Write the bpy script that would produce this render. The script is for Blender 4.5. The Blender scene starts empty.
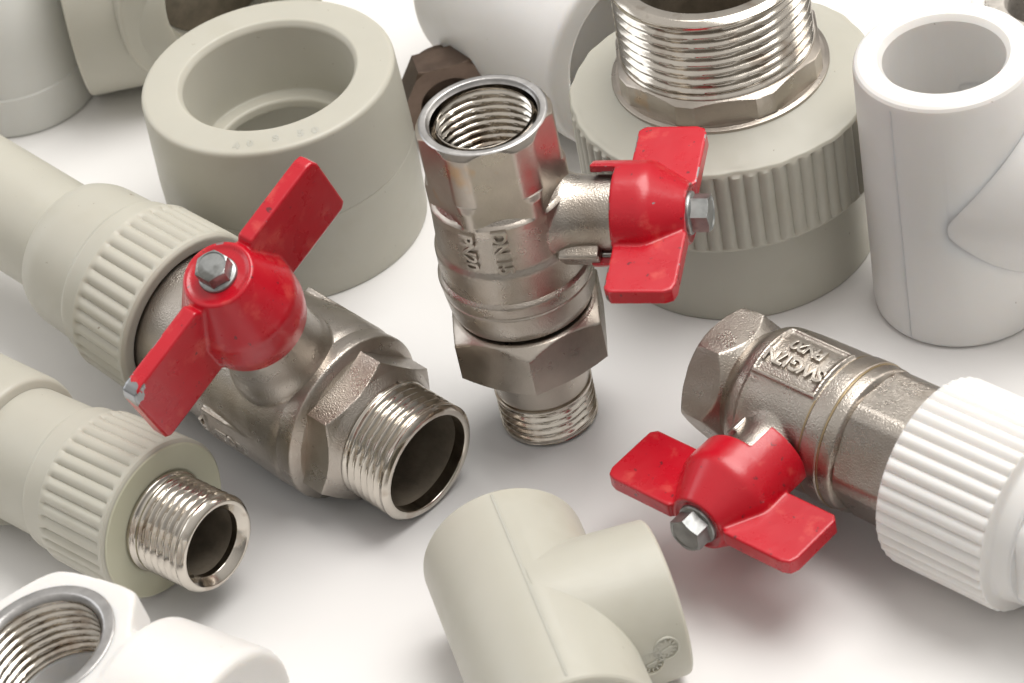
import bpy, bmesh, math, random
from mathutils import Vector, Matrix
S = 0.001            # all shapes below are written in millimetres
random.seed(7)
PI = math.pi
sc = bpy.context.scene
COL = sc.collection

# ------------------------------------------------------------------ camera
D, TH, RO, F = 740.0, math.radians(40.15), math.radians(11.5), 3400.0
fwd = Vector((0, math.cos(TH), -math.sin(TH)))
rgt = Vector((1, 0, 0)); upv = rgt.cross(fwd)
R_ = math.cos(RO) * rgt - math.sin(RO) * upv
U_ = math.sin(RO) * rgt + math.cos(RO) * upv
POS = -D * fwd
cd = bpy.data.cameras.new('camera'); cam = bpy.data.objects.new('camera', cd); COL.objects.link(cam)
m = Matrix((R_, U_, -fwd)).transposed().to_4x4(); m.translation = POS * S
cam.matrix_world = m
cd.sensor_width = 36; cd.lens = 36 * F / 1024; cd.clip_start = .01; cd.clip_end = 50
cd.dof.use_dof = True; cd.dof.focus_distance = .705; cd.dof.aperture_fstop = 34
sc.camera = cam

# ------------------------------------------------------------------ light
w = bpy.data.worlds.new('World'); sc.world = w; w.use_nodes = True
wn, wl = w.node_tree.nodes, w.node_tree.links     # dim studio: dark warm walls, pale ceiling
tcw = wn.new('ShaderNodeTexCoord'); sp = wn.new('ShaderNodeSeparateXYZ'); mr = wn.new('ShaderNodeMapRange'); mr.interpolation_type = 'SMOOTHSTEP'
wl.new(tcw.outputs['Generated'], sp.inputs[0]); wl.new(sp.outputs['Z'], mr.inputs[0])
mr.inputs[1].default_value = .05; mr.inputs[2].default_value = .85; mr.inputs[3].default_value = .21; mr.inputs[4].default_value = .78
wn['Background'].inputs[0].default_value = (1, .96, .91, 1); wl.new(mr.outputs[0], wn['Background'].inputs[1])

def softbox(name, loc, target, sx, sy, power, color):
    l = bpy.data.lights.new(name, 'AREA'); l.shape = 'RECTANGLE'; l.size = sx; l.size_y = sy
    l.energy = power; l.color = color
    o = bpy.data.objects.new(name, l); COL.objects.link(o); o.location = loc
    o.rotation_euler = (Vector(target) - Vector(loc)).to_track_quat('-Z', 'Y').to_euler()
softbox('overhead_softbox', (.28, .12, .90), (.02, 0, 0), .8, .55, 9.6, (1, .975, .94))
softbox('side_softbox', (-.80, .40, .45), (0, 0, 0), .5, .6, 1.7, (.95, .97, 1))
softbox('right_softbox', (.90, .25, .40), (0, 0, 0), .3, .5, 1.6, (1, .95, .88))
sc.view_settings.view_transform = 'Standard'; sc.view_settings.look = 'None'
sc.view_settings.exposure = -0.10; sc.view_settings.gamma = 1
sc.cycles.max_bounces = 8; sc.cycles.caustics_reflective = False

# ------------------------------------------------------------------ materials
def mat(name, col, rough, metal=0, noise=None, bump=None, sss=0, coat=0, rvar=0, spec=.5, stain=None, speck=None, chips=None):
    """noise=(scale, amount) tone variation; bump=(scale, strength, detail); stain=(colour, scale, lo, hi)"""
    M = bpy.data.materials.new(name); M.use_nodes = True; nt = M.node_tree; N = nt.nodes; L = nt.links
    b = N['Principled BSDF']; b.inputs['Roughness'].default_value = rough; b.inputs['Metallic'].default_value = metal
    b.inputs['Specular IOR Level'].default_value = spec
    tc = N.new('ShaderNodeTexCoord')
    def nz(scale, detail=4, rough_=.6):
        n = N.new('ShaderNodeTexNoise'); n.inputs['Scale'].default_value = scale; n.inputs['Detail'].default_value = detail
        n.inputs['Roughness'].default_value = rough_
        L.new(tc.outputs['Object'], n.inputs['Vector']); return n
    cur = N.new('ShaderNodeRGB'); cur.outputs[0].default_value = (*col, 1); cur = cur.outputs[0]
    if noise:
        n = nz(noise[0]); r = N.new('ShaderNodeMapRange'); r.inputs[1].default_value = .3; r.inputs[2].default_value = .7
        r.inputs[3].default_value = 1 - noise[1]; r.inputs[4].default_value = 1 + noise[1]
        L.new(n.outputs['Fac'], r.inputs[0])
        mx = N.new('ShaderNodeVectorMath'); mx.operation = 'SCALE'; L.new(cur, mx.inputs[0]); L.new(r.outputs[0], mx.inputs['Scale']); cur = mx.outputs[0]
    def mixin(cur, colr, fac):
        mx = N.new('ShaderNodeMix'); mx.data_type = 'RGBA'
        L.new(fac, mx.inputs[0]); L.new(cur, mx.inputs[6]); mx.inputs[7].default_value = (*colr, 1); return mx.outputs[2]
    for st in ([stain] if stain else []) + ([speck] if speck else []):
        n = nz(st[1], 3); r = N.new('ShaderNodeMapRange'); r.inputs[1].default_value = st[2]; r.inputs[2].default_value = st[3]
        if len(st) > 4: r.inputs[4].default_value = st[4]
        L.new(n.outputs['Fac'], r.inputs[0]); cur = mixin(cur, st[0], r.outputs[0])
    if chips:   # worn paint on sharp outer edges showing grey metal
        g = N.new('ShaderNodeNewGeometry'); n = nz(chips[0], 3)
        a = N.new('ShaderNodeMapRange'); a.inputs[1].default_value = .522; a.inputs[2].default_value = .535; L.new(g.outputs['Pointiness'], a.inputs[0])
        c = N.new('ShaderNodeMapRange'); c.inputs[1].default_value = chips[1]; c.inputs[2].default_value = chips[1] + .03; L.new(n.outputs['Fac'], c.inputs[0])
        mu = N.new('ShaderNodeMath'); mu.operation = 'MULTIPLY'; L.new(a.outputs[0], mu.inputs[0]); L.new(c.outputs[0], mu.inputs[1])
        fac = mu.outputs[0]
        if len(chips) > 2:   # one big chip on a wing corner (object space position, radius)
            d = N.new('ShaderNodeVectorMath'); d.operation = 'DISTANCE'; L.new(tc.outputs['Object'], d.inputs[0])
            d.inputs[1].default_value = tuple(v * S for v in chips[2])
            e = N.new('ShaderNodeMath'); e.operation = 'MULTIPLY_ADD'; n2 = nz(420, 3); L.new(n2.outputs['Fac'], e.inputs[0]); e.inputs[1].default_value = .008; L.new(d.outputs['Value'], e.inputs[2])
            f = N.new('ShaderNodeMath'); f.operation = 'LESS_THAN'; L.new(e.outputs[0], f.inputs[0]); f.inputs[1].default_value = chips[3] * S
            h = N.new('ShaderNodeMath'); h.operation = 'MAXIMUM'; L.new(f.outputs[0], h.inputs[0]); L.new(fac, h.inputs[1]); fac = h.outputs[0]
        cur = mixin(cur, (.35, .36, .37), fac); L.new(fac, b.inputs['Metallic'])
    L.new(cur, b.inputs['Base Color'])
    if rvar:
        n = nz(170, 5); r = N.new('ShaderNodeMapRange'); r.inputs[1].default_value = .3; r.inputs[2].default_value = .7
        r.inputs[3].default_value = rough - rvar; r.inputs[4].default_value = rough + rvar; L.new(n.outputs['Fac'], r.inputs[0]); L.new(r.outputs[0], b.inputs['Roughness'])
    if bump:
        prev = None
        for bp in (bump if isinstance(bump, list) else [bump]):
            n = nz(bp[0], bp[2] if len(bp) > 2 else 3); bu = N.new('ShaderNodeBump'); bu.inputs['Strength'].default_value = bp[1]
            bu.inputs['Distance'].default_value = bp[3] * S if len(bp) > 3 else .0002
            L.new(n.outputs['Fac'], bu.inputs['Height'])
            if prev: L.new(prev, bu.inputs['Normal'])
            prev = bu.outputs[0]
        L.new(prev, b.inputs['Normal'])
    if sss:
        b.inputs['Subsurface Weight'].default_value = sss; b.inputs['Subsurface Radius'].default_value = (1.2, 1.0, .8); b.inputs['Subsurface Scale'].default_value = .0025
    if coat: b.inputs['Coat Weight'].default_value = coat; b.inputs['Coat Roughness'].default_value = .18
    return M
GREY = mat('grey_polypropylene', (.485, .47, .405), .42, noise=(35, .03), sss=.3, bump=[(260, .12, 4, .15), (40, .15, 2, .3)], speck=((.2, .15, .1), 420, .725, .75, .7), stain=((.42, .40, .32), 48, .6, .78, .5), rvar=.06)
PALE = mat('pale_grey_polypropylene', (.60, .60, .57), .36, noise=(35, .02), sss=.3, bump=[(260, .12, 4, .15)])
GREYF = mat('grey_polypropylene_cut_face', (.55, .54, .41), .4, noise=(60, .03), sss=.2, bump=[(300, .12, 4, .15)])
WHITE = mat('white_polypropylene', (.76, .745, .725), .36, noise=(40, .02), sss=.5, bump=[(260, .14, 4, .15), (50, .15, 2, .3)], rvar=.06, stain=((.70, .67, .62), 60, .62, .8, .45), speck=((.35, .3, .25), 380, .74, .77, .6))
CAST = mat('cast_nickel_plated_brass', (.47, .43, .385), .3, 1, noise=(70, .12), rvar=.06, bump=[(3000, .8, 1, .12)], stain=((.33, .26, .20), 55, .52, .82))
TURN = mat('turned_nickel_plated_brass', (.60, .56, .50), .15, 1, noise=(120, .08), rvar=.04, bump=[(1800, .12, 3, .05)], stain=((.36, .29, .23), 110, .54, .72))
HEXM = mat('machined_hexagon_nickel', (.48, .435, .385), .32, 1, noise=(110, .10), rvar=.07, bump=[(2000, .5, 2, .08)], stain=((.55, .36, .20), 75, .64, .72, .7))
RAW = mat('bare_ring_face', (.55, .54, .53), .36, 1, noise=(200, .2), rvar=.08, bump=[(1200, .5, 2, .08)])
LETTER = mat('cast_lettering_nickel', (.50, .46, .41), .3, 1, noise=(200, .08), bump=[(2600, .35, 1, .08)])
RING = mat('dull_satin_ring', (.50, .47, .43), .55, .6, noise=(300, .15), bump=[(700, .8, 2, .3)])
BRASS = mat('bare_brass_edge', (.42, .33, .20), .4, 1)
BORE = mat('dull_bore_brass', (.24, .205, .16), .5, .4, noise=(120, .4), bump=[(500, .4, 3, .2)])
DARK = mat('tarnished_brass', (.17, .125, .10), .36, 1, noise=(80, .3), rvar=.08, bump=[(700, .3, 3, .15)])
ZINC = mat('zinc_plated_steel', (.36, .37, .365), .42, 1, noise=(200, .25), rvar=.08, bump=[(1000, .3, 2, .1)], stain=((.16, .16, .15), 160, .55, .68))
def red(name, chips): return mat(name, (.50, .002, .014), .30, noise=(70, .06), coat=.3, rvar=.06, bump=[(900, .2, 3, .1), (150, .35, 3, .3)], stain=((.66, .10, .08), 200, .58, .70, .45), speck=((.10, .015, .02), 480, .66, .71, .85), chips=chips)
RED1 = red('red_paint_chipped', (260, .64, (30.2, 0, 51.0), 7.4))
RED2 = red('red_paint_scuffed', (300, .56))
RED3 = red('red_paint_clean', (300, .66))
TABLE = mat('white_table', (.82, .81, .80), .5, noise=(9, .012), speck=((.45, .42, .4), 300, .76, .79, .5), stain=((.70, .68, .66), 22, .6, .8, .5), spec=.35)

# ------------------------------------------------------------------ object helpers
def link(name, me, parent=None, mt=None, sharp=32):
    o = bpy.data.objects.new(name, me); COL.objects.link(o)
    if mt and not me.materials: me.materials.append(mt)
    if parent: o.parent = parent
    if sharp:
        me.polygons.foreach_set('use_smooth', [True] * len(me.polygons)); me.set_sharp_from_angle(angle=math.radians(sharp))
    me.update(); return o
def thing(name, label, cat, P, d, xref=None, group=None):
    """Empty at P (mm) whose local z is d"""
    z = Vector(d).normalized(); x = Vector(xref) if xref is not None else (Vector((0, 0, 1)) if abs(z.z) < .9 else Vector((1, 0, 0)))
    x = (x - x.dot(z) * z).normalized(); y = z.cross(x)
    M = Matrix((x, y, z)).transposed().to_4x4(); M.translation = Vector(P) * S
    o = bpy.data.objects.new(name, None); COL.objects.link(o); o.matrix_world = M; o.empty_display_size = .01
    o['label'] = label; o['category'] = cat
    if group: o['group'] = group
    return o
def rounded(pts, f=.6, n=4):
    """pts [(s, r, fillet?)] -> polyline with rounded corners"""
    out = []
    for i, p in enumerate(pts):
        fr = p[2] if len(p) > 2 else f
        v = Vector(p[:2])
        if i in (0, len(pts) - 1) or fr <= 0: out.append(v); continue
        a = Vector(pts[i - 1][:2]) - v; b = Vector(pts[i + 1][:2]) - v
        t = min(fr, a.length * .48, b.length * .48)
        if t < 1e-3: out.append(v); continue
        A = v + a.normalized() * t; B = v + b.normalized() * t
        for k in range(n + 1):
            u = k / n; out.append((1 - u) ** 2 * A + 2 * u * (1 - u) * v + u * u * B)
    return out
def grid(rows, nth, closed=True):
    """rows: list of functions/lists giving (x,y,z) per column"""
    me = bpy.data.meshes.new('mesh'); V = []; Fc = []
    for r in rows: V += [tuple(c * S for c in p) for p in r]
    for i in range(len(rows) - 1):
        for j in range(nth):
            k = (j + 1) % nth
            Fc.append((i * nth + j, i * nth + k, (i + 1) * nth + k, (i + 1) * nth + j))
    me.from_pydata(V, [], Fc); return me
def ring(s, rf, nth, off=0.0):
    out = []
    for j in range(nth):
        a = off + 2 * PI * j / nth; r = rf(a); out.append((r * math.cos(a), r * math.sin(a), s))
    return out
def lathe(pts, nth=96, f=.6, mod=None, close=False):
    """profile (s,r); mod(s, r, th)->r"""
    pr = rounded(pts, f)
    if close: pr = pr + [pr[0]]
    if mod:
        q = [pr[0]]
        for a, b in zip(pr, pr[1:]):
            n = 1 if max(a[1], b[1]) < 3 else max(1, int((Vector(b[:2]) - Vector(a[:2])).length / (.2 if nth < 250 else .4))); q += [Vector(a[:2]).lerp(Vector(b[:2]), k / n) for k in range(1, n + 1)]
        pr = q
    HOFF[0] = 0
    if mod:
        for p in pr: mod(p[0], p[1], 0)
    rows = []; off = HOFF[0]
    for p in pr:
        s, r = p; rows.append(ring(s, (lambda th, r=r, s=s: mod(s, r, th) if mod else r), nth, off))
    me = grid(rows, nth)
    # cap ends that stand off the axis are left open only if r>0.05
    bm = bmesh.new(); bm.from_mesh(me); bmesh.ops.remove_doubles(bm, verts=bm.verts, dist=1e-7)
    bmesh.ops.recalc_face_normals(bm, faces=bm.faces); bm.to_mesh(me); bm.free(); return me
HOFF = [0.0]
def hexmod(af, cham=None, ph=0, n=6):
    w = 2 * PI / n; HOFF[0] = w / 2 - ph
    def f(s, r, th):
        a = (th + ph + w / 2) % w - w / 2
        return min(af / 2 / math.cos(a), r)
    return f
def ribmod(R, dep, n, s0, s1, fade=1.2, flip=False):
    def f(s, r, th):
        if r < R - .05 or s < s0 or s > s1: return r
        e = min(1, (s - s0) / (fade if not flip else .35), (s1 - s) / (fade if flip else .35))
        return r - dep * max(0, e) * (1 - abs(math.sin(th * n / 2)) ** .85)
    return f
def thread_mesh(s0, s1, R, pitch=1.8, depth=1.1, nth=128, taper=0, inner=False, per=12):
    """helical thread surface from s0 to s1; outside (male) or inside (female)"""
    n = int(abs(s1 - s0) / pitch * per); rows = []
    for i in range(n + 1):
        s = s0 + (s1 - s0) * i / n
        e = min(1, abs(s - s0) / (pitch * .8), abs(s1 - s) / (pitch * .8))
        base = R - taper * abs(s - s0)
        def rf(th, s=s, e=e, base=base):
            u = ((s / pitch - th / (2 * PI)) % 1)
            t = abs(2 * u - 1)                       # 0 groove .. 1 crest
            t = min(1, max(0, (t - .03) / .90))
            w = (1 - t) * depth * e
            w += random.uniform(0, .10) * (t > .85) * e
            return base + w if inner else base - w
        rows.append(ring(s, rf, nth))
    me = grid(rows, nth); bm = bmesh.new(); bm.from_mesh(me)
    bmesh.ops.recalc_face_normals(bm, faces=bm.faces); bm.to_mesh(me); bm.free(); return me
def male_thread(name, s_end, s_root, R, rb, parent, pitch=1.8, mt=None, lip=1.6, depth=1.0, cham=.9, bore_depth=22, extra_chamfer=0):
    """threaded spigot: s_end is the open end, s_root joins the body; rb bore radius"""
    sg = 1 if s_end > s_root else -1
    a = thread_mesh(s_end - sg * cham, s_root, R, pitch, depth)
    b = lathe([(s_end - sg * cham, R - .02, 0), (s_end - sg * .1, R - depth * .8, 0), (s_end, R - depth - .15, .2), (s_end, rb + extra_chamfer + .35, .3), (s_end - sg * (.3 + extra_chamfer), rb, .2), (s_end - sg * 3, rb, 0)], f=.3)
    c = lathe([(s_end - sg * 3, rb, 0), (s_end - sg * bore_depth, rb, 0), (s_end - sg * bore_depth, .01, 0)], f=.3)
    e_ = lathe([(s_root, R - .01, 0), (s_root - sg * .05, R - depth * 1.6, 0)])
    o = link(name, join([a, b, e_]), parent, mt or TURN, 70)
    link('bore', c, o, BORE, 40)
    return o
def join(ms):
    bm = bmesh.new()
    for q in ms: bm.from_mesh(q)
    me = bpy.data.meshes.new('mesh'); bm.to_mesh(me); bm.free(); return me
def xf(me, M):
    me.transform(M); return me
def box(x0, x1, y0, y1, z0, z1, bev=.4, seg=2):
    bm = bmesh.new(); bmesh.ops.create_cube(bm, size=1)
    for v in bm.verts:
        v.co = Vector(((x0 if v.co.x < 0 else x1), (y0 if v.co.y < 0 else y1), (z0 if v.co.z < 0 else z1))) * S
    if bev: bmesh.ops.bevel(bm, geom=bm.edges[:], offset=bev * S, segments=seg, affect='EDGES', profile=.6)
    me = bpy.data.meshes.new('mesh'); bm.to_mesh(me); bm.free(); return me
def prism(poly, z0, z1, bev=.5, seg=2, taper=None):
    """extruded polygon (x,y) from z0 to z1"""
    bm = bmesh.new()
    a = [bm.verts.new((x * S, y * S, z0 * S)) for x, y in poly]; b = [bm.verts.new((x * S, y * S, z1 * S)) for x, y in poly]
    n = len(poly); bm.faces.new(a[::-1]); bm.faces.new(b)
    for i in range(n): bm.faces.new((a[i], a[(i + 1) % n], b[(i + 1) % n], b[i]))
    bmesh.ops.recalc_face_normals(bm, faces=bm.faces)
    if bev: bmesh.ops.bevel(bm, geom=bm.edges[:], offset=bev * S, segments=seg, affect='EDGES', profile=.6)
    me = bpy.data.meshes.new('mesh'); bm.to_mesh(me); bm.free(); return me
def evaluated(o, keep=False):
    dg = bpy.context.evaluated_depsgraph_get(); dg.update()
    me = bpy.data.meshes.new_from_object(o.evaluated_get(dg)); 
    if not keep: bpy.data.objects.remove(o)
    return me
def fuse(meshes, voxel=.35, it=4, fac=.5):
    """weld overlapping closed shapes into one skin with soft cast fillets"""
    o = bpy.data.objects.new('tmp', join(meshes)); COL.objects.link(o)
    r = o.modifiers.new('r', 'REMESH'); r.mode = 'VOXEL'; r.voxel_size = voxel * S; r.adaptivity = 0
    s = o.modifiers.new('s', 'SMOOTH'); s.factor = fac; s.iterations = it
    return evaluated(o)
def cut(a, b, op='DIFFERENCE'):
    A = bpy.data.objects.new('tmpa', a); B = bpy.data.objects.new('tmpb', b); COL.objects.link(A); COL.objects.link(B)
    md = A.modifiers.new('b', 'BOOLEAN'); md.operation = op; md.object = B; md.solver = 'EXACT'
    me = evaluated(A); bpy.data.objects.remove(B); return me
def text_mesh(body, size, depth, spacing=1.0, line=.95):
    c = bpy.data.curves.new('t', 'FONT'); c.body = body; c.size = size * S; c.extrude = depth * S / 2; c.bevel_depth = .12 * S; c.bevel_resolution = 1
    c.align_x = 'CENTER'; c.align_y = 'CENTER'; c.space_character = spacing; c.space_line = line; c.offset = .04 * S; c.resolution_u = 4
    o = bpy.data.objects.new('tmp', c); COL.objects.link(o); me = evaluated(o); return me
def wrap(me, R, s0, th0, along=1, flip=1, rot=0):
    """lay flat text (x along the reading direction) on a cylinder about z. rot turns it first."""
    me.transform(Matrix.Rotation(rot, 4, 'Z'))
    for v in me.vertices:
        x, y, z = (c / S for c in v.co)
        th = th0 + y * flip / R; r = R + z
        v.co = Vector((r * math.cos(th), r * math.sin(th), s0 + x * along)) * S
    return me
def ang(vec, frame):     # angle of a world vector about the local z of a thing
    v = frame.matrix_world.to_3x3().inverted() @ Vector(vec); return math.atan2(v.y, v.x)

def bolt(parent, s0, k, mt=ZINC):
    """flanged hexagon bolt head standing along z from s0"""
    fl = lathe([(s0 - .3 * k, .01, 0), (s0 - .3 * k, 4.5 * k), (s0 + .7 * k, 4.4 * k), (s0 + 1.0 * k, 3.4 * k, 0)], f=.3, nth=48)
    hx = lathe([(s0 + .6 * k, 4.6 * k, 0), (s0 + 3.6 * k, 4.6 * k, 0), (s0 + 4.1 * k, 4.2 * k, 0), (s0 + 4.4 * k, 3.5 * k, 0), (s0 + 4.4 * k, 3.3 * k, 0), (s0 + 4.15 * k, 3.05 * k, 0), (s0 + 4.15 * k, .01, 0)], nth=72, mod=lambda s, r, th: r if r < 3.4 * k else hexmod(6.9 * k)(s, r, th))
    return link('bolt', join([fl, hx]), parent, mt, 28)

def handle(parent, origin_s, n, w_, k, Ht, Hw, L, red_m, th=3.5, skirt=(0, 1.7), chip_sign=1, wing_in=7.0, slope=0.0, bolt_m=None, kr=None, kb=None, sl=5.0, hb=15.5, kt=None, dome=False):
    """butterfly handle: local z = stem direction n, local x = wing direction w_"""
    fm = parent.matrix_world
    inv = fm.to_3x3().inverted()
    z = (inv @ Vector(n)).normalized(); x = inv @ Vector(w_); x = (x - x.dot(z) * z).normalized(); y = z.cross(x)
    M = Matrix((x, y, z)).transposed().to_4x4(); M.translation = Vector((0, 0, origin_s * S))
    b0 = Ht - hb * k; top = Ht - .3; kr = kr or k; kb = kb or k; kt = kt or kr
    hub = lathe([(b0 + 1, .01, 0), (b0 + 1, 9.0 * kr, .2), (b0, 9.2 * kr, .3), (b0, 10.6 * kr, .5), (b0 + 6.0 * k, 10.7 * kr, 1.2), (b0 + 7.4 * k, 10.4 * kr, 1.0), (top - .2, 6.2 * kt, .6), (top + .1, 5.8 * kt, .4), (top - .35 * k, 4.9 * kt, .3), (top - .35 * k, .01, 0)], nth=72, f=.5)
    if dome: hub = lathe([(b0, .01, 0), (b0, 9.9 * kr, .8), (b0 + 3.5 * k, 10.9 * kr, 1.5), (b0 + 8.0 * k, 10.9 * kr, 1.2), (top - .2, 6.2 * kt, .6), (top + .1, 5.8 * kt, .4), (top - .35 * k, 4.9 * kt, .3), (top - .35 * k, .01, 0)], nth=72, f=.5)
    wings = []
    for sg in (1, -1):
        # wing outline in x (outward) and z (along the stem)
        poly = [(1.5 * k, Ht - Hw + 1), (8 * k, Ht - Hw), (L - 1.2, Ht - Hw + slope), (L, Ht - Hw + 1.2), (L, Ht - 2.2), (L - .7, Ht - .6), (L - 2.3, Ht), (wing_in * k, Ht), (wing_in * k - 3.6 * k, Ht - 4.5 * k), (1.5 * k, Ht - 5.5 * k)]
        p = prism([(a * sg, b) for a, b in poly], -th * k / 2, th * k / 2, bev=0)
        p.transform(Matrix.Rotation(PI / 2, 4, 'X')); wings.append(p)
    sk = []
    for c0 in ((0, PI) if skirt[1] > .1 else ()):   # partial skirt that limits the turn
        a0, a1 = skirt[0] + c0 - skirt[1] / 2, skirt[0] + c0 + skirt[1] / 2; nn = 16
        prof = [(b0 - sl * k, 9.0 * kr), (b0 - sl * k, 10.65 * kr), (b0 + 2, 10.65 * kr), (b0 + 2, 9.0 * kr)]
        bm = bmesh.new(); rows = []
        for i in range(nn + 1):
            a = a0 + (a1 - a0) * i / nn; rows.append([bm.verts.new((r * math.cos(a) * S, r * math.sin(a) * S, s * S)) for s, r in prof])
        for i in range(nn):
            for j in range(4): bm.faces.new((rows[i][j], rows[i][(j + 1) % 4], rows[i + 1][(j + 1) % 4], rows[i + 1][j]))
        bm.faces.new(rows[0]); bm.faces.new(rows[-1][::-1]); bmesh.ops.recalc_face_normals(bm, faces=bm.faces)
        me = bpy.data.meshes.new('m'); bm.to_mesh(me); bm.free(); sk.append(me)
    me = fuse([hub] + wings + sk, voxel=.26 * max(1, k * .95), it=3, fac=.5)
    o = link('butterfly_handle', me, parent, red_m, 0)
    me.polygons.foreach_set('use_smooth', [True] * len(me.polygons))
    o.matrix_local = M
    bolt(o, top - .35 * k, kb, bolt_m or ZINC)
    return o, z, M

def solid(pts, nth=96, f=.6, mod=None):  # closed lathe from axis to axis
    return lathe([(pts[0][0], .01, 0)] + list(pts) + [(pts[-1][0], .01, 0)], nth, f, mod)

# ------------------------------------------------------------------ setting
me = bpy.data.meshes.new('tabletop'); 
me.from_pydata([(-1.5, -.24, 0), (1.5, -.24, 0), (1.5, 1.8, 0), (-1.5, 1.8, 0), (-1.5, -.24, -.03), (1.5, -.24, -.03), (1.5, 1.8, -.03), (-1.5, 1.8, -.03)], [], [(0, 1, 2, 3), (7, 6, 5, 4), (0, 4, 5, 1), (1, 5, 6, 2), (2, 6, 7, 3), (3, 7, 4, 0)])
tb = link('tabletop', me, None, TABLE, 0); tb['kind'] = 'structure'; tb['label'] = 'smooth white table surface'

def az(a, el=0):
    a, el = math.radians(a), math.radians(el); return Vector((math.cos(a) * math.cos(el), math.sin(a) * math.cos(el), math.sin(el)))
G_V = 'nickel plated ball valves with red butterfly handles'

# ============================================================ big valve on the left
d = az(-49.8, -5.8)
V1 = thing('ball_valve', 'largest ball valve, chipped red handle, screwed into a grey plastic pipe at left', 'valve', (-21.57, -48.7, 13.3), d, group=G_V)
SK1 = -.42; HX1 = .85
n1 = Vector((-.209, -.3, .931)); w1 = Vector((-.72, -.597, -.354))
th_n = ang(n1, V1)
body = solid([(-74, 16.3), (-70, 16.6, 1), (-63, 16.8, 1), (-56, 16.9), (-46, 17.5, 3), (-36, 18.6, 3), (-27, 18.9, 2), (-25.5, 18.5, .6), (-22, 17.0, .8), (-20, 12)], f=1)
def stem_boss(nv, frame, s0, parts):
    """parts: profile along the stem direction; returns mesh in the frame"""
    inv = frame.matrix_world.to_3x3().inverted(); z = (inv @ Vector(nv)).normalized(); x = Vector((0, 0, 1)); x = (x - x.dot(z) * z).normalized(); y = z.cross(x)
    M = Matrix((x, y, z)).transposed().to_4x4(); M.translation = Vector((0, 0, s0 * S)); return xf(parts, M)
neck = stem_boss(n1, V1, -34.2, solid([(0, 11.3), (17.6, 11.3, 2.5), (21, 10.2, 2.5), (33, 10.2)], f=1.5))
def panel(R, th0, dth, s0, s1, h, rim=.9, inset=True):
    """raised frame on a cylinder, slightly tapering; closed shells"""
    out = []
    def slab(ta, tb_, sa, sb, r0, r1):
        bm = bmesh.new(); nn = 10; rows = []
        for i in range(nn + 1):
            a = ta + (tb_ - ta) * i / nn
            rows.append([bm.verts.new((r * math.cos(a) * S, r * math.sin(a) * S, s * S)) for s, r in ((sa, r0), (sb, r0), (sb, r1), (sa, r1))])
        for i in range(nn):
            for j in range(4): bm.faces.new((rows[i][j], rows[i][(j + 1) % 4], rows[i + 1][(j + 1) % 4], rows[i + 1][j]))
        bm.faces.new(rows[0]); bm.faces.new(rows[-1][::-1]); bmesh.ops.recalc_face_normals(bm, faces=bm.faces)
        q = bpy.data.meshes.new('m'); bm.to_mesh(q); bm.free(); return q
    a0, a1 = th0 - dth / 2, th0 + dth / 2; ra = rim / R
    out.append(slab(a0, a1, s0, s1, R - 3, R + h * .35))
    out += [slab(a0, a0 + ra, s0, s1, R - 3, R + h), slab(a1 - ra, a1, s0, s1, R - 3, R + h), slab(a0, a1, s0, s0 + rim, R - 3, R + h), slab(a0, a1, s1 - rim, s1, R - 3, R + h)]
    return out
b1 = fuse([body, neck] + panel(18.1, th_n - 1.62, .62, -48, -28, .75, rim=1.1) + panel(18.0, th_n + 1.5, .75, -48, -27, .7), voxel=.38, it=4)
link('valve_body', b1, V1, CAST, 0)
th_c1 = ang(POS, V1); dn = ang((0, 0, -1), V1); sg1 = 1 if ((dn - th_c1 + PI) % (2 * PI) - PI) > 0 else -1
t1 = wrap(text_mesh('PN20 DN 20', 5.2, 1.0, spacing=.85), 17.9, -38, th_c1 + sg1 * 1.22, along=1, flip=sg1)
link('embossed_lettering', t1, V1, LETTER, 40)
link('flange', lathe([(-27, 16, 0), (-26.6, 18.4, .3), (-23, 18.8, .5), (-21.7, 18.8, .4), (-21.1, 18.0, .4), (-20.4, 16.6, .3), (-20.2, .01, 0)], f=.3), V1, CAST, 35)
th_c1 = ang(POS, V1); 
hexm = lathe([(-21.0, 15.0, 0), (-21.0, 17.4, 0), (-15.4, 17.4, 0), (-14.0, 15.2, 0), (-13.0, 14.2, .4), (-12.2, 13.4, .3), (-11.8, 12.2, 0)], nth=144, mod=lambda s, r, th: r if r < 15.05 else hexmod(30.2, ph=PI / 6 - th_c1 + HX1)(s, r, th))
link('hexagonal_flats', hexm, V1, CAST, 25)
male_thread('male_thread', 0, -12.0, 13.2, 11.0, V1, bore_depth=30)
handle(V1, -34.2, n1, w1, 1.3, 51.3, 18.5, 30.2, RED1, skirt=(SK1, 0), kr=1.11, kt=1.2, kb=.92, th=2.9, sl=2.0, hb=16.3, dome=True)
# grey transition fitting and pipe
R = 20.3
col = lathe([(-71.5, 13.5, 0), (-71.5, 16.6, .3), (-69.6, 17.0, .4), (-69.5, R - .6, .7), (-70.3, R, 0), (-71, R, 0), (-72, R, 0), (-85, R - .5, 0), (-86, R - .5, 0), (-86.6, R - 1.6, .4), (-91.0, R - 1.9, .6), (-91.7, 17.6, .4), (-103.5, 17.0, 2.0), (-107.5, 15.4, 1.2), (-108, 12.2, 0)], nth=380, f=.5, mod=lambda s, r, th: ribmod(R - 1, .8, 38, -85.6, -71.2, 1.3)(s, r, th) if r > R - 1 else r)
link('ribbed_collar', col, V1, GREY, 35)
link('pipe', solid([(-100, 13.0), (-260, 13.0)], f=.3), V1, GREY, 35)

# ============================================================ adapter lower left
LL = thing('threaded_pipe_adapter', 'grey ribbed pipe adapter with a shiny male thread, lying in front of the largest valve', 'pipe fitting', (-65.8, -64.3, 17.2), az(-46, 0), group='grey plastic pipe fittings')
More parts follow.
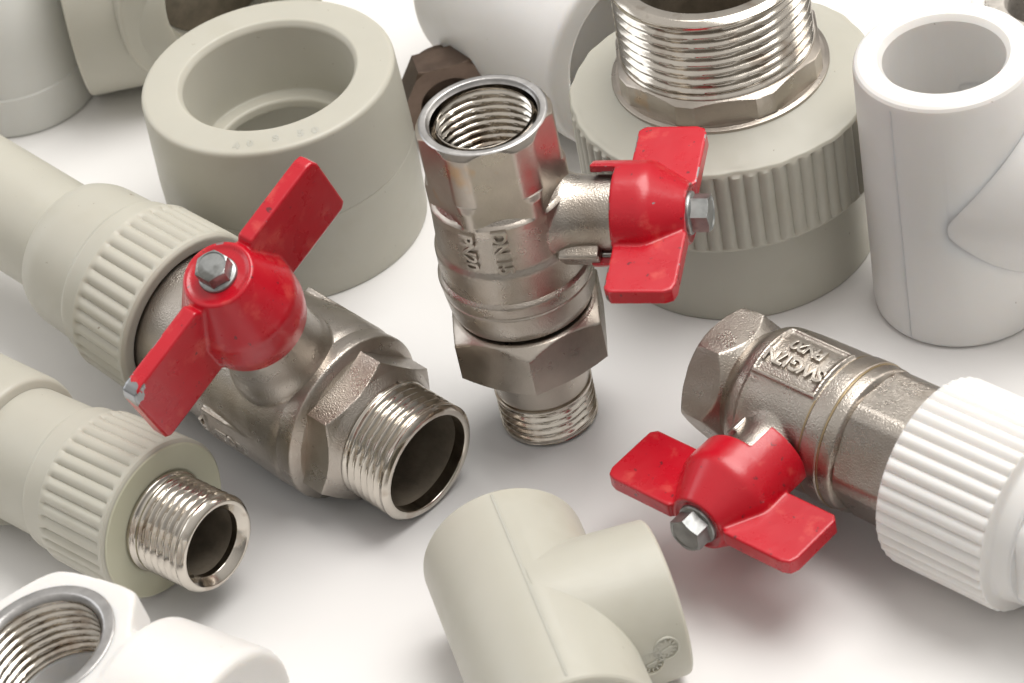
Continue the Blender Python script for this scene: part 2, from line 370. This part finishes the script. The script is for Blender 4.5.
# P chosen so that the thread end centre projects where the photograph shows it
R = 17.3
col = lathe([(-16.5, 8, 0), (-16, 10.6, .2), (-15.2, 11.2, .3), (-15, R - .7, .6), (-15.7, R, 0), (-16.5, R, 0), (-17.5, R, 0), (-33, R - .4, 0), (-34, R - .5, 0), (-34.6, R - 1.3, .4), (-39.6, R - 1.5, .6), (-40.4, 14.7, .4), (-58, 14.3, 0), (-62, 14.3, 0)], nth=360, f=.5, mod=lambda s, r, th: ribmod(R - 1, .75, 36, -33.8, -16.6, 1.2)(s, r, th) if r > R - 1 else r)
link('ribbed_collar', col, LL, GREY, 35)
link('cut_face', lathe([(-14.9, 10.9, 0), (-14.75, 11.3, .2), (-14.75, R - .9, .3), (-15.0, R - .6, 0)], f=.2), LL, GREYF, 35)
male_thread('male_thread', 0, -13.0, 10.5, 7.3, LL, bore_depth=24, cham=1.4, extra_chamfer=1.3)
link('thread_root', lathe([(-16, 10.9, 0), (-14, 10.9, .3), (-13.6, 10.2, .3), (-12.6, 9.6, 0)], f=.2), LL, TURN, 35)
link('pipe_coupling', lathe([(-55.5, 14.4, 0), (-56, 16.3, .8), (-57.5, 16.7, .8), (-85, 16.9), (-90, 16.9), (-92, 14), (-92, .01, 0)], f=.8), LL, GREY, 35)

# ============================================================ standing valve
d = Vector((-.021, 0, 1)).normalized()
V2 = thing('ball_valve', 'ball valve standing upright on its threaded end in the middle, red handle pointing right', 'valve', (4.9, -26, 0), d, xref=(0, -1, 0), group=G_V)
n2 = Vector((.946, -.325, .02)); w2 = Vector((.322, .942, .095))
a_cam = ang((0, -1, 0), V2)
link('body_cap', lathe([(33.2, 12, 0), (33.4, 14.4, .4), (35.5, 15.2, .6), (40.0, 15.75, .3), (40.25, 15.45, .1), (40.5, 15.45, .1), (40.8, 15.85, .3), (43.4, 16.15, .4), (44.4, 15.2, .3), (45, 12, 0)], f=.4, nth=128), V2, CAST, 40)
body = solid([(42.5, 14.2), (43.6, 15.35, .5), (50.8, 15.45, .5), (52.0, 14.7, .3), (62.0, 14.3, .3), (64.5, 12.5, .5), (66, 8)], f=.5)
neck = stem_boss(n2, V2, 55.1, solid([(0, 10), (10, 10.2, 2), (14, 8.3, 2), (17, 7.9), (26, 7.9)], f=2))
nub = stem_boss(n2, V2, 47.6, box(-1.6, 1.6, -8.3, -3.4, 8, 20, .4))
b2 = fuse([body, neck], voxel=.3, it=2)
link('valve_body', b2, V2, CAST, 0)
st = Vector(n2).normalized(); tt = st.cross(d).normalized()
def lug(frame, os_, n_, a, s0, s1, h=2.4, r0=6.5, r1=11.2):
    z = (frame.matrix_world.to_3x3().inverted() @ Vector(n_)).normalized(); x = Vector((0, 0, 1)); x = (x - x.dot(z) * z).normalized(); y = z.cross(x)
    M = Matrix((x, y, z)).transposed().to_4x4(); M.translation = Vector((0, 0, os_ * S))
    b = box(r0, r1, -h, h, s0, s1, .7, 3); b.transform(Matrix.Rotation(a, 4, 'Z')); link('stop_lug', xf(b, M), frame, CAST, 40)
lug(V2, 55.1, n2, PI - 1.05, 12, 20.6, 2.2, 6, 10.2)
AF = 25.8
def topmod(s, r, th): return r if r < 11.5 or s < 60.8 else min(14.35 if s < 68 else 13.75, r, max(hexmod(AF, ph=-a_cam + .03)(s, 99, th), 14.35 - (s - 62.6) * 1.7 if s < 68 else 0))
fe = lathe([(60.6, 13.6, 0), (60.8, 14.36, 0)] + [(61.2 + .4 * q, 14.36, 0) for q in range(0, 14)] + [(68, 13.9, 0), (79.4, 13.8, 0), (80.6, 13.0, 0)], nth=144, mod=topmod)
link('female_end', fe, V2, HEXM, 25)
rim = lathe([(80.55, 13.0, 0), (80.8, 12.7, .2), (80.8, 11.5, .2), (80.2, 11.2, .2), (79.8, 10.9, 0)], f=.2)
link('ring_face', rim, V2, RAW, 40)
link('female_thread', join([thread_mesh(79.9, 64.5, 9.7, 1.8, 1.15, inner=True), lathe([(64.6, 9.8, 0), (63.5, 9.6, 0), (63.2, 8.0, .2), (56, 7.8, 0), (56, .01, 0)], f=.3)]), V2, TURN, 50)
nm = lathe([(20.0, 9.7, 0), (20.0, 14.6, 0), (20.3, 15.3, 0), (21.3, 17.6, 0), (30.0, 17.6, 0), (32.2, 15.0, 0), (32.5, 14.3, 0), (32.5, 12.8, .2), (31.6, 11.6, 0)], nth=144, mod=lambda s, r, th: r if r < 14.5 else hexmod(30.4, ph=-a_cam + PI / 6 + .10)(s, r, th))
link('union_nut', nm, V2, HEXM, 25)
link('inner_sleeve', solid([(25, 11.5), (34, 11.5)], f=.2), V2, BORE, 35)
tail = lathe([(23, .01, 0), (23, 10.0, 0), (10.3, 10.0, .2), (9.7, 9.3, 0)], f=.2)
link('tail_piece', tail, V2, HEXM, 35)
male_thread('male_thread', 0, 10.0, 10.4, 7.5, V2)
handle(V2, 55.1, n2, w2, 1.0, 38.6, 14.3, 23.4, RED2, skirt=(.87, .75), hb=14.8, sl=5.2)
# cast letters read down the side facing the camera
th_c = a_cam
for txt, off in (('DN 15', -.15), ('PN20', -.62)):
    tm = text_mesh(txt, 4.2, .8, spacing=.92); 
    wrap(tm, 14.65, 57.2, th_c + off, along=-1, flip=1)
    link('embossed_lettering', tm, V2, LETTER, 40)

# ============================================================ valve on the right
d = az(-49.4, 0)
V3 = thing('ball_valve', 'ball valve lying at right, screwed into a white ribbed plastic adapter', 'valve', (62, -71, 20), d, group=G_V)
n3 = Vector((-.759, -.651, -.024)); w3 = Vector((.651, -.759, .003))
th3 = ang((0, 0, 1), V3); th3n = ang(n3, V3)
body = solid([(-26, 8), (-25, 11.6, .8), (-23, 12.2, 1.2), (-20, 14.6, 1.2), (-14, 15.1, 2), (-2, 15.3, .6), (1, 14.9), (2, 12)], f=.8)
neck = stem_boss(n3, V3, -9.3, solid([(0, 10), (11, 10.2, 2), (14, 8.3, 2), (17, 7.9), (26, 7.9)], f=2))
sgn = 1 if ((th3n - th3 + PI) % (2 * PI) - PI) > 0 else -1   # direction from the top towards the stem
lab = th3 + sgn * .06
b3 = fuse([body, neck] + panel(14.55, lab + sgn * .98, .95, -17.4, -3.0, .55, rim=.5) + panel(15.0, lab, .90, -17.4, -1.4, .95, rim=.8), voxel=.33, it=3)
link('valve_body', b3, V3, CAST, 0)
link('body_cap', lathe([(-1.4, 12, 0), (-1.0, 15.0, .2), (-.7, 15.45, .2), (3.2, 15.6, .3), (3.5, 15.2, .15), (3.9, 15.35, .2), (6.3, 15.2, .5), (7.0, 14, .3), (7.2, 12, 0)], f=.3, nth=128), V3, CAST, 40)
tm = text_mesh('SWG17N\nPN20', 4.1, 1.1, spacing=.80, line=1.1)
wrap(tm, 15.45, -9.4, lab, along=-1, flip=sgn)
link('embossed_lettering', tm, V3, LETTER, 40)
th_c3 = ang(POS, V3); su = 1 if ((th3 - th_c3 + PI) % (2 * PI) - PI) > 0 else -1
for sb, rb_ in ((-1.15, 15.25), (3.55, 15.45)): link('brass_ring', lathe([(sb - .2, rb_ - .5, 0), (sb - .2, rb_, .05), (sb + .2, rb_, .05), (sb + .2, rb_ - .5, 0)], f=.05, nth=128), V3, BRASS, 40)
hx = lathe([(-32.6, .01, 0), (-32.6, 12.8, 0), (-31.7, 14.3, 0), (-26.4, 14.6, 0), (-23.2, 12.0, 0), (-23.0, .01, 0)], nth=144, mod=lambda s, r, th: r if r < 12.5 else hexmod(25.2, ph=PI / 6 - (th_c3 + su * 1.22))(s, r, th))
link('female_end', hx, V3, CAST, 25)
nt_ = lathe([(6.6, .01, 0), (6.6, 13.6, 0), (7.6, 15.2, 0), (22, 15.2, 0), (22, .01, 0)], nth=144, mod=lambda s, r, th: r if r < 13 else hexmod(27.6, ph=.10 - th3)(s, r, th))
link('union_nut', nt_, V3, CAST, 25)
lug(V3, -9.3, n3, 2.45, 11, 17.2, 1.9, 5.5, 9.0)
handle(V3, -9.3, n3, w3, 1.0, 36.8, 15.3, 23.5, RED3, skirt=(.66, 1.25), sl=6.4, kr=1.0)
R = 19.6
wc = lathe([(21.2, 12, 0), (21, R - .8, .5), (21.4, R - .1, 0), (22.0, R, 0), (23, R, 0), (44, R + .1, 0), (45, R + .1, 0), (45.6, R - .3, .3), (45.8, 17.6, .6), (46.3, 16.9, .6), (50.2, 16.4, .8), (50.6, 15.8, .5)], nth=420, f=.5, mod=lambda s, r, th: ribmod(R - .2, .85, 42, 20.5, 46, .9)(s, r, th) if r > R - .25 else r)
link('ribbed_collar', wc, V3, WHITE, 35)
link('hexagonal_socket', lathe([(46, 15, 0), (50.4, 16.4, .2), (50.6, 16.1, 0), (72, 16.4, .5), (72, .01, 0)], nth=144, mod=lambda s, r, th: r if (r < 14 or s < 50.5) else hexmod(29.4, ph=-th3 - .5)(s, r, th) if r > 14 else r), V3, WHITE, 25)

# ============================================================ big grey coupling
A = thing('pipe_coupling', 'large grey plastic coupling standing on end behind the largest valve', 'pipe fitting', (-41.5, 56.6, 0), (0, 0, 1), group='grey plastic pipe fittings')
link('coupling_body', lathe([(0, 21, 0), (0, 28.9, .6), (21.4, 29.3, .1), (21.5, 29.1, .05), (21.6, 29.3, .1), (42.7, 28.7, 1.3), (42.7, 20.4, .4), (41.4, 19.4, .5), (24, 18.9, .6), (24, 15.4, .8), (21.5, 15.0, .8), (21, 16.5, 0), (1, 21, 0)], nth=144, f=.8), A, GREY, 35)
tm = text_mesh('40 S 50', 3.0, .06, spacing=2.1); tm.transform(Matrix.Translation((0, -24.4 * S, 42.62 * S)))
link('raised_lettering', tm, A, GREY, 40)

# ============================================================ big transition fitting
Ft = thing('threaded_adapter', 'large grey ribbed adapter standing behind the red handle with a wide male thread on top', 'pipe fitting', (55.3, 20.9, 0), (0, 0, 1), group='grey plastic pipe fittings')
R = 33.2
def wob(th): return .25 * math.sin(5 * th) + .15 * math.sin(13 * th + 1) + .1 * math.sin(31 * th)
fb = lathe([(0, 24, 0), (0, 29.8, .6), (21.2, 30.4, 0), (21.6, R - .5, .3), (22.4, R, 0), (23.4, R, 0), (40.5, R, 0), (41.2, R, 0), (41.9, R - .35, .2), (42.4, R - .6, .3), (42.6, R - 1.4, .5), (46.0, 23.5, .5), (46.1, 20, 0)], nth=660, f=.4, mod=lambda s, r, th: (ribmod(R - .1, .75, 66, 22.0, 41.7, 1.0)(s, r, th) if r > R - .15 else r) + (wob(th) * min(1, max(0, r - 31) / 1.5) if s > 41.5 else 0))
link('ribbed_collar', fb, Ft, GREY, 35)
def oct2(s, r, th): return r if (r < 21.0 or s < 47.05) else min(hexmod(43.0, ph=.1, n=8)(s, r, th), hexmod(44.9, ph=.1 + PI / 8, n=8)(s, r, th))
hx = lathe([(45.8, 23.4, 0), (46.6, 23.4, .15), (47.0, 22.2, 0), (47.1, 22.9, 0), (51.8, 22.9, 0), (52.9, 21.1, 0), (53.0, 19, 0)], nth=192, mod=oct2)
link('hexagonal_flats', hx, Ft, HEXM, 12)
male_thread('male_thread', 72.6, 52.6, 20.9, 16.8, Ft, pitch=2.31, depth=1.35, bore_depth=30)

# ============================================================ tees and couplings built from tubes
def tube_solid(P, d_, L0, L1, r, f=1.2, nth=96, r1=None):
    z = Vector(d_).normalized(); x = Vector((0, 0, 1)) if abs(z.z) < .9 else Vector((1, 0, 0)); x = (x - x.dot(z) * z).normalized(); y = z.cross(x)
    M = Matrix((x, y, z)).transposed().to_4x4(); M.translation = Vector(P) * S
    return xf(solid([(L0, r), (L1, r1 or r)], nth, f), M)
def tee(root, body_name, main, branch, bores, mt, seams=(), sharp=14, weld=0):
    a = fuse([tube_solid(*main), tube_solid(*branch)], voxel=weld, it=2) if weld else cut(tube_solid(*main), tube_solid(*branch), 'UNION')
    for b in bores: a = cut(a, tube_solid(*b))
    for s_ in seams: a = join([a, s_])
    return link(body_name, a, root, mt, sharp)
def seam_strip(P, d_, r, th, L0, L1, wd=.5, h=.16):
    z = Vector(d_).normalized(); x = Vector((0, 0, 1)) if abs(z.z) < .9 else Vector((1, 0, 0)); x = (x - x.dot(z) * z).normalized(); y = z.cross(x)
    M = Matrix((x, y, z)).transposed().to_4x4(); M.translation = Vector(P) * S
    b = box(r - .5, r + h, -wd / 2, wd / 2, L0, L1, .08, 1); b.transform(Matrix.Rotation(th, 4, 'Z')); return xf(b, M)
# white standing tee (right)
T = thing('pipe_tee', 'white plastic tee standing on end at the right edge, its branch pointing right', 'pipe fitting', (97.3, -13.5, 0), (0, 0, 1), group='white plastic pipe fittings')
bd = az(-21)
tee(T, 'tee_body', ((0, 0, 0), (0, 0, 1), 0, 63.5, 19.2, 2.0, 96, 18.6), ((0, 0, 32), bd, 0, 31, 18.8, 1.5, 96, 20.9), [((0, 0, 0), (0, 0, 1), 6, 70, 12.6, .1), ((0, 0, 63.6), (0, 0, 1), -1.6, 1, 12.4, .1, 96, 14.4), ((0, 0, 32), bd, 25, 40, 13.5, .1)], WHITE,
    (), 10)
sx, sy = math.cos(-2.42), math.sin(-2.42)
link('mould_seam', seam_strip((0, 0, 0), (-.0095 * sx, -.0095 * sy, 1), 19.18, math.atan2(sy, sx), 1.5, 61, .45, .09), T, WHITE, 40)
# grey lying tee (front)
TB = thing('pipe_tee', 'grey plastic tee lying at the bottom centre with its side branch pointing right', 'pipe fitting', (-6.3, -106.8, 16.5), (0, 0, 1), xref=(1, 0, 0), group='grey plastic pipe fittings')
md = az(-81.7); bd = az(9.0)
tee(TB, 'tee_body', ((0, 0, 0), md, -26.0, 29.3, 16.3, 1.6), ((0, 0, 0), bd, 0, 26.0, 16.6, 1.2, 96, 15.5), [((0, 0, 0), md, 14, 40, 11.5, .1), ((0, 0, 0), md, -40, -14, 11.5, .1), ((0, 0, 0), bd, 14, 40, 11.0, .1)], GREY,
    ())
link('mould_seam', seam_strip((0, 0, 0), md, 16.28, .0, -24.5, 27.5, .55, .13), TB, GREY, 40)
stamp = fuse([lathe([(0, 1.9, 0), (.35, 1.9, 0), (.35, 2.3, 0), (0, 2.3, 0)], nth=32, close=True)], voxel=.12, it=1)
def wheel_mark(cx, cy):
    ms = [xf(join([lathe([(-.6, 2.25, 0), (.22, 2.25, .1), (.22, 2.6, .1), (-.6, 2.6, 0)], nth=40, f=.1)]), Matrix.Translation((cx * S, cy * S, 0)))]
    for k in range(12):
        b = box(1.35, 2.1, -.13, .13, -.6, .2, .04, 1); b.transform(Matrix.Rotation(k * PI / 6, 4, 'Z')); ms.append(xf(b, Matrix.Translation((cx * S, cy * S, 0))))
    b = box(-1.2, 1.2, -.16, .16, -.6, .25, .04, 1); b.transform(Matrix.Rotation(.3, 4, 'Z')); ms.append(xf(b, Matrix.Translation((cx * S, cy * S, 0))))
    return join(ms)
mk = join([wheel_mark(0, 0), wheel_mark(-3.3, -2.2)])
zb = bd.normalized()
def on_cyl(me, r, s0, el, axis):    # flat stamp laid on a horizontal cylinder (axis) at elevation el towards the camera side
    z = Vector(axis).normalized(); side = Vector((z.y, -z.x, 0)); nrm = (math.cos(el) * side + math.sin(el) * Vector((0, 0, 1))).normalized()
    y = nrm.cross(z); M = Matrix((z, y, nrm)).transposed().to_4x4(); M.translation = (z * s0 + nrm * r) * S; return xf(me, M)
link('date_stamp', on_cyl(mk, 15.7, 21.0, .16, zb), TB, GREY, 40)

# white elbow with brass insert (bottom left)
bv = Vector((-.149, .015, .989)); Cr = Vector((-96.1, -112.3, 46)); B = Cr - 19.5 * bv; ed = az(-36, -5)
EL = thing('pipe_elbow', 'white plastic elbow with a brass threaded socket facing up in the bottom left corner', 'pipe fitting', B, bv, xref=(1, 0, 0), group='white plastic pipe fittings')
inv = EL.matrix_world.to_3x3().inverted(); edl = inv @ ed
def lobes(s, r, th):
    if r < 17.5 or s < 8: return r
    h = hexmod(35.6, ph=.17)(s, 99, th); return min(r, (h ** -24 + (r * 1.03) ** -24) ** (-1 / 24))
boss = lathe([(-8, .01, 0), (-8, 18.2, 0), (9.5, 18.4, 0), (11, 20.0, 0), (18.4, 20.0, .8), (19.2, 18.6, .5), (19.3, 14, 0), (19.3, .01, 0)], nth=144, mod=lobes, f=.8)
arm = tube_solid((0, 0, 0), edl, 12, 33, 23.4, 2.0)
ball = bmesh.new(); bmesh.ops.create_uvsphere(ball, u_segments=48, v_segments=24, radius=20.0 * S); bme = bpy.data.meshes.new('m'); ball.to_mesh(bme); ball.free()
eb = fuse([boss, arm, bme], voxel=.5, it=3)
eb = cut(eb, tube_solid((0, 0, 0), (0, 0, 1), -4, 40, 14.0, .1)); eb = cut(eb, tube_solid((0, 0, 0), edl, 12, 60, 15.5, .1))
link('elbow_body', eb, EL, WHITE, 35)
ins = link('threaded_insert', lathe([(17, 14.7, 0), (19.6, 14.7, .3), (19.6, 12.6, .3), (18.9, 11.9, 0), (18.4, 11.7, 0)], f=.3), EL, RAW, 40)
link('female_thread', join([thread_mesh(18.6, 4.5, 11.5, 1.8, 1.15, inner=True)]), ins, TURN, 70)
link('socket_floor', lathe([(4.6, 14.5, 0), (4.5, 10.9, .3), (0, 10.5, .5), (-.2, .01, 0)], f=.5), EL, WHITE, 35)

# ============================================================ background pieces
# grey elbow top left
E1 = thing('pipe_elbow', 'pale grey plastic elbow standing in the top left corner', 'pipe fitting', (-105.8, 131, 0), (0, 0, 1), xref=(1, 0, 0), group='grey plastic pipe fittings')
bm = bmesh.new(); rows = []; nth = 96
path = [(0, 0, 0, 18.6)] ; R0 = 24
pts = [((0, 0, z), (0, 0, 1), 18.9 if z < 11.1 else 18.5) for z in (0.6, 3, 6, 9, 11, 11.3, 12)]
bdir = Vector((-.97, .2, 0)).normalized(); R0 = 22
for k in range(1, 13):
    a = k / 12 * PI / 2; c = Vector((0, 0, 12)) + bdir * R0 * (1 - math.cos(a)) + Vector((0, 0, 1)) * R0 * math.sin(a)
    t = bdir * math.sin(a) + Vector((0, 0, 1)) * math.cos(a); pts.append((c, t, 18.5))
for e in (6, 6.4, 30): pts.append((Vector((0, 0, 12)) + bdir * (R0 + e) + Vector((0, 0, R0)), bdir, 18.9 if e > 6.2 else 18.2))
yv = Vector((0, 0, 1)).cross(bdir)
for c, t, r in pts:
    t = Vector(t).normalized(); xx = yv.cross(t).normalized()
    rows.append([tuple(Vector(c) + r * (math.cos(2 * PI * j / nth) * xx + math.sin(2 * PI * j / nth) * yv)) for j in range(nth)])
rows = [[tuple(Vector(pts[0][0]) * 0 + Vector((0, 0, .0)) + (Vector(p) - Vector((0, 0, .6))) * .97) for p in rows[0]]] + rows
cen = Vector(pts[-1][0]); rows.append([tuple(cen + (Vector(p) - cen) * .7) for p in rows[-1]]); rows.append([tuple(Vector(p) - bdir * 15) for p in rows[-1]]); c2 = cen - bdir * 15
rows.append([tuple(c2 + (Vector(p) - c2) * .01) for p in rows[-1]])
me = grid(rows, nth); bm.from_mesh(me); bmesh.ops.recalc_face_normals(bm, faces=bm.faces); bm.to_mesh(me); bm.free()
link('elbow_body', me, E1, PALE, 35)

# grey tee behind the big coupling: body to the left, wide collar with dark bore facing right
E2 = thing('pipe_tee', 'grey plastic tee with a wide dark opening, half hidden behind the large coupling', 'pipe fitting', (-49.5, 116, 28.6), (0, 0, 1), xref=(1, 0, 0), group='grey plastic pipe fittings')
fb_ = az(-65)
tee(E2, 'tee_body', ((-6, 15, -3.0), az(0), -32.5, 24, 25.4, .9), ((0, 0, 0), fb_, -22, 0, 28.5, 1.2), [((0, 0, 0), fb_, -4, 20, 17.8, .4), ((0, 0, 0), fb_, -20, 3, 16.4, .1)], GREY)
link('bore', tube_solid((0, 0, 0), fb_, -21.5, -9, 16.3, .1), E2, BORE, 35)  # solid plug, no brass here: shade of the deep opening put into its colour

# white coupling behind
W1 = thing('pipe_coupling', 'white plastic coupling lying behind the standing valve, open end against the ribbed adapter', 'pipe fitting', (41.5, 62, 25.5), az(-60, 0), group='white plastic pipe fittings')
link('coupling_body', lathe([(-55, 18, 0), (-55, 23.5, 2), (-52, 26.0, 3), (-4, 25.9, .8), (0, 25.6, 1.6), (0.2, 19.8, 1.2), (-1.5, 19.0, .8), (-24, 18.6, .5), (-24, .01, 0)], nth=128, f=.8), W1, WHITE, 35)
link('parting_seam', seam_strip((0, 0, 0), (0, 0, 1), 25.9, .45, -50, -2, .5, .12), W1, WHITE, 35)

# dark brass hexagon elbow
N1 = thing('brass_elbow', 'dark tarnished brass hexagon fitting lying behind the standing valve', 'pipe fitting', (-2.6, 75, 10.9), az(-84, 0))
hx = lathe([(-8, .01, 0), (-8, 12.6, 0), (-.8, 12.6, 0), (0, 11.6, 0), (0, 7.4, 0), (-1, 6.8, 0), (-8, 6.6, 0), (-8, .01, 0)], nth=144, mod=lambda s, r, th: r if r < 10 else hexmod(21.6)(s, r, th))
link('hexagonal_end', hx, N1, DARK, 25)
link('side_tube', tube_solid((0, 0, -8), (0, 0, -1), 0, 5, 8.5, .5), N1, DARK, 35)

# fitting with knurled insert in the top right corner
K = thing('threaded_adapter', 'white fitting with a knurled metal ring in the top right corner', 'pipe fitting', (131.5, 45, 0), (0, 0, 1), group='white plastic pipe fittings')
link('adapter_body', lathe([(0, 12, 0), (0, 17, .6), (28, 17, 1), (28, 13.5, 0)], f=.5), K, WHITE, 35)
link('knurled_ring', lathe([(27.5, 13.6, 0), (28.6, 13.6, .2), (28.6, 9.2, .4), (27, 8.6, 0), (10, 8.6, 0), (10, .01, 0)], nth=240, f=.2, mod=lambda s, r, th: r - (.35 * abs(math.sin(th * 30)) if r > 13 else 0)), K, RING, 35)
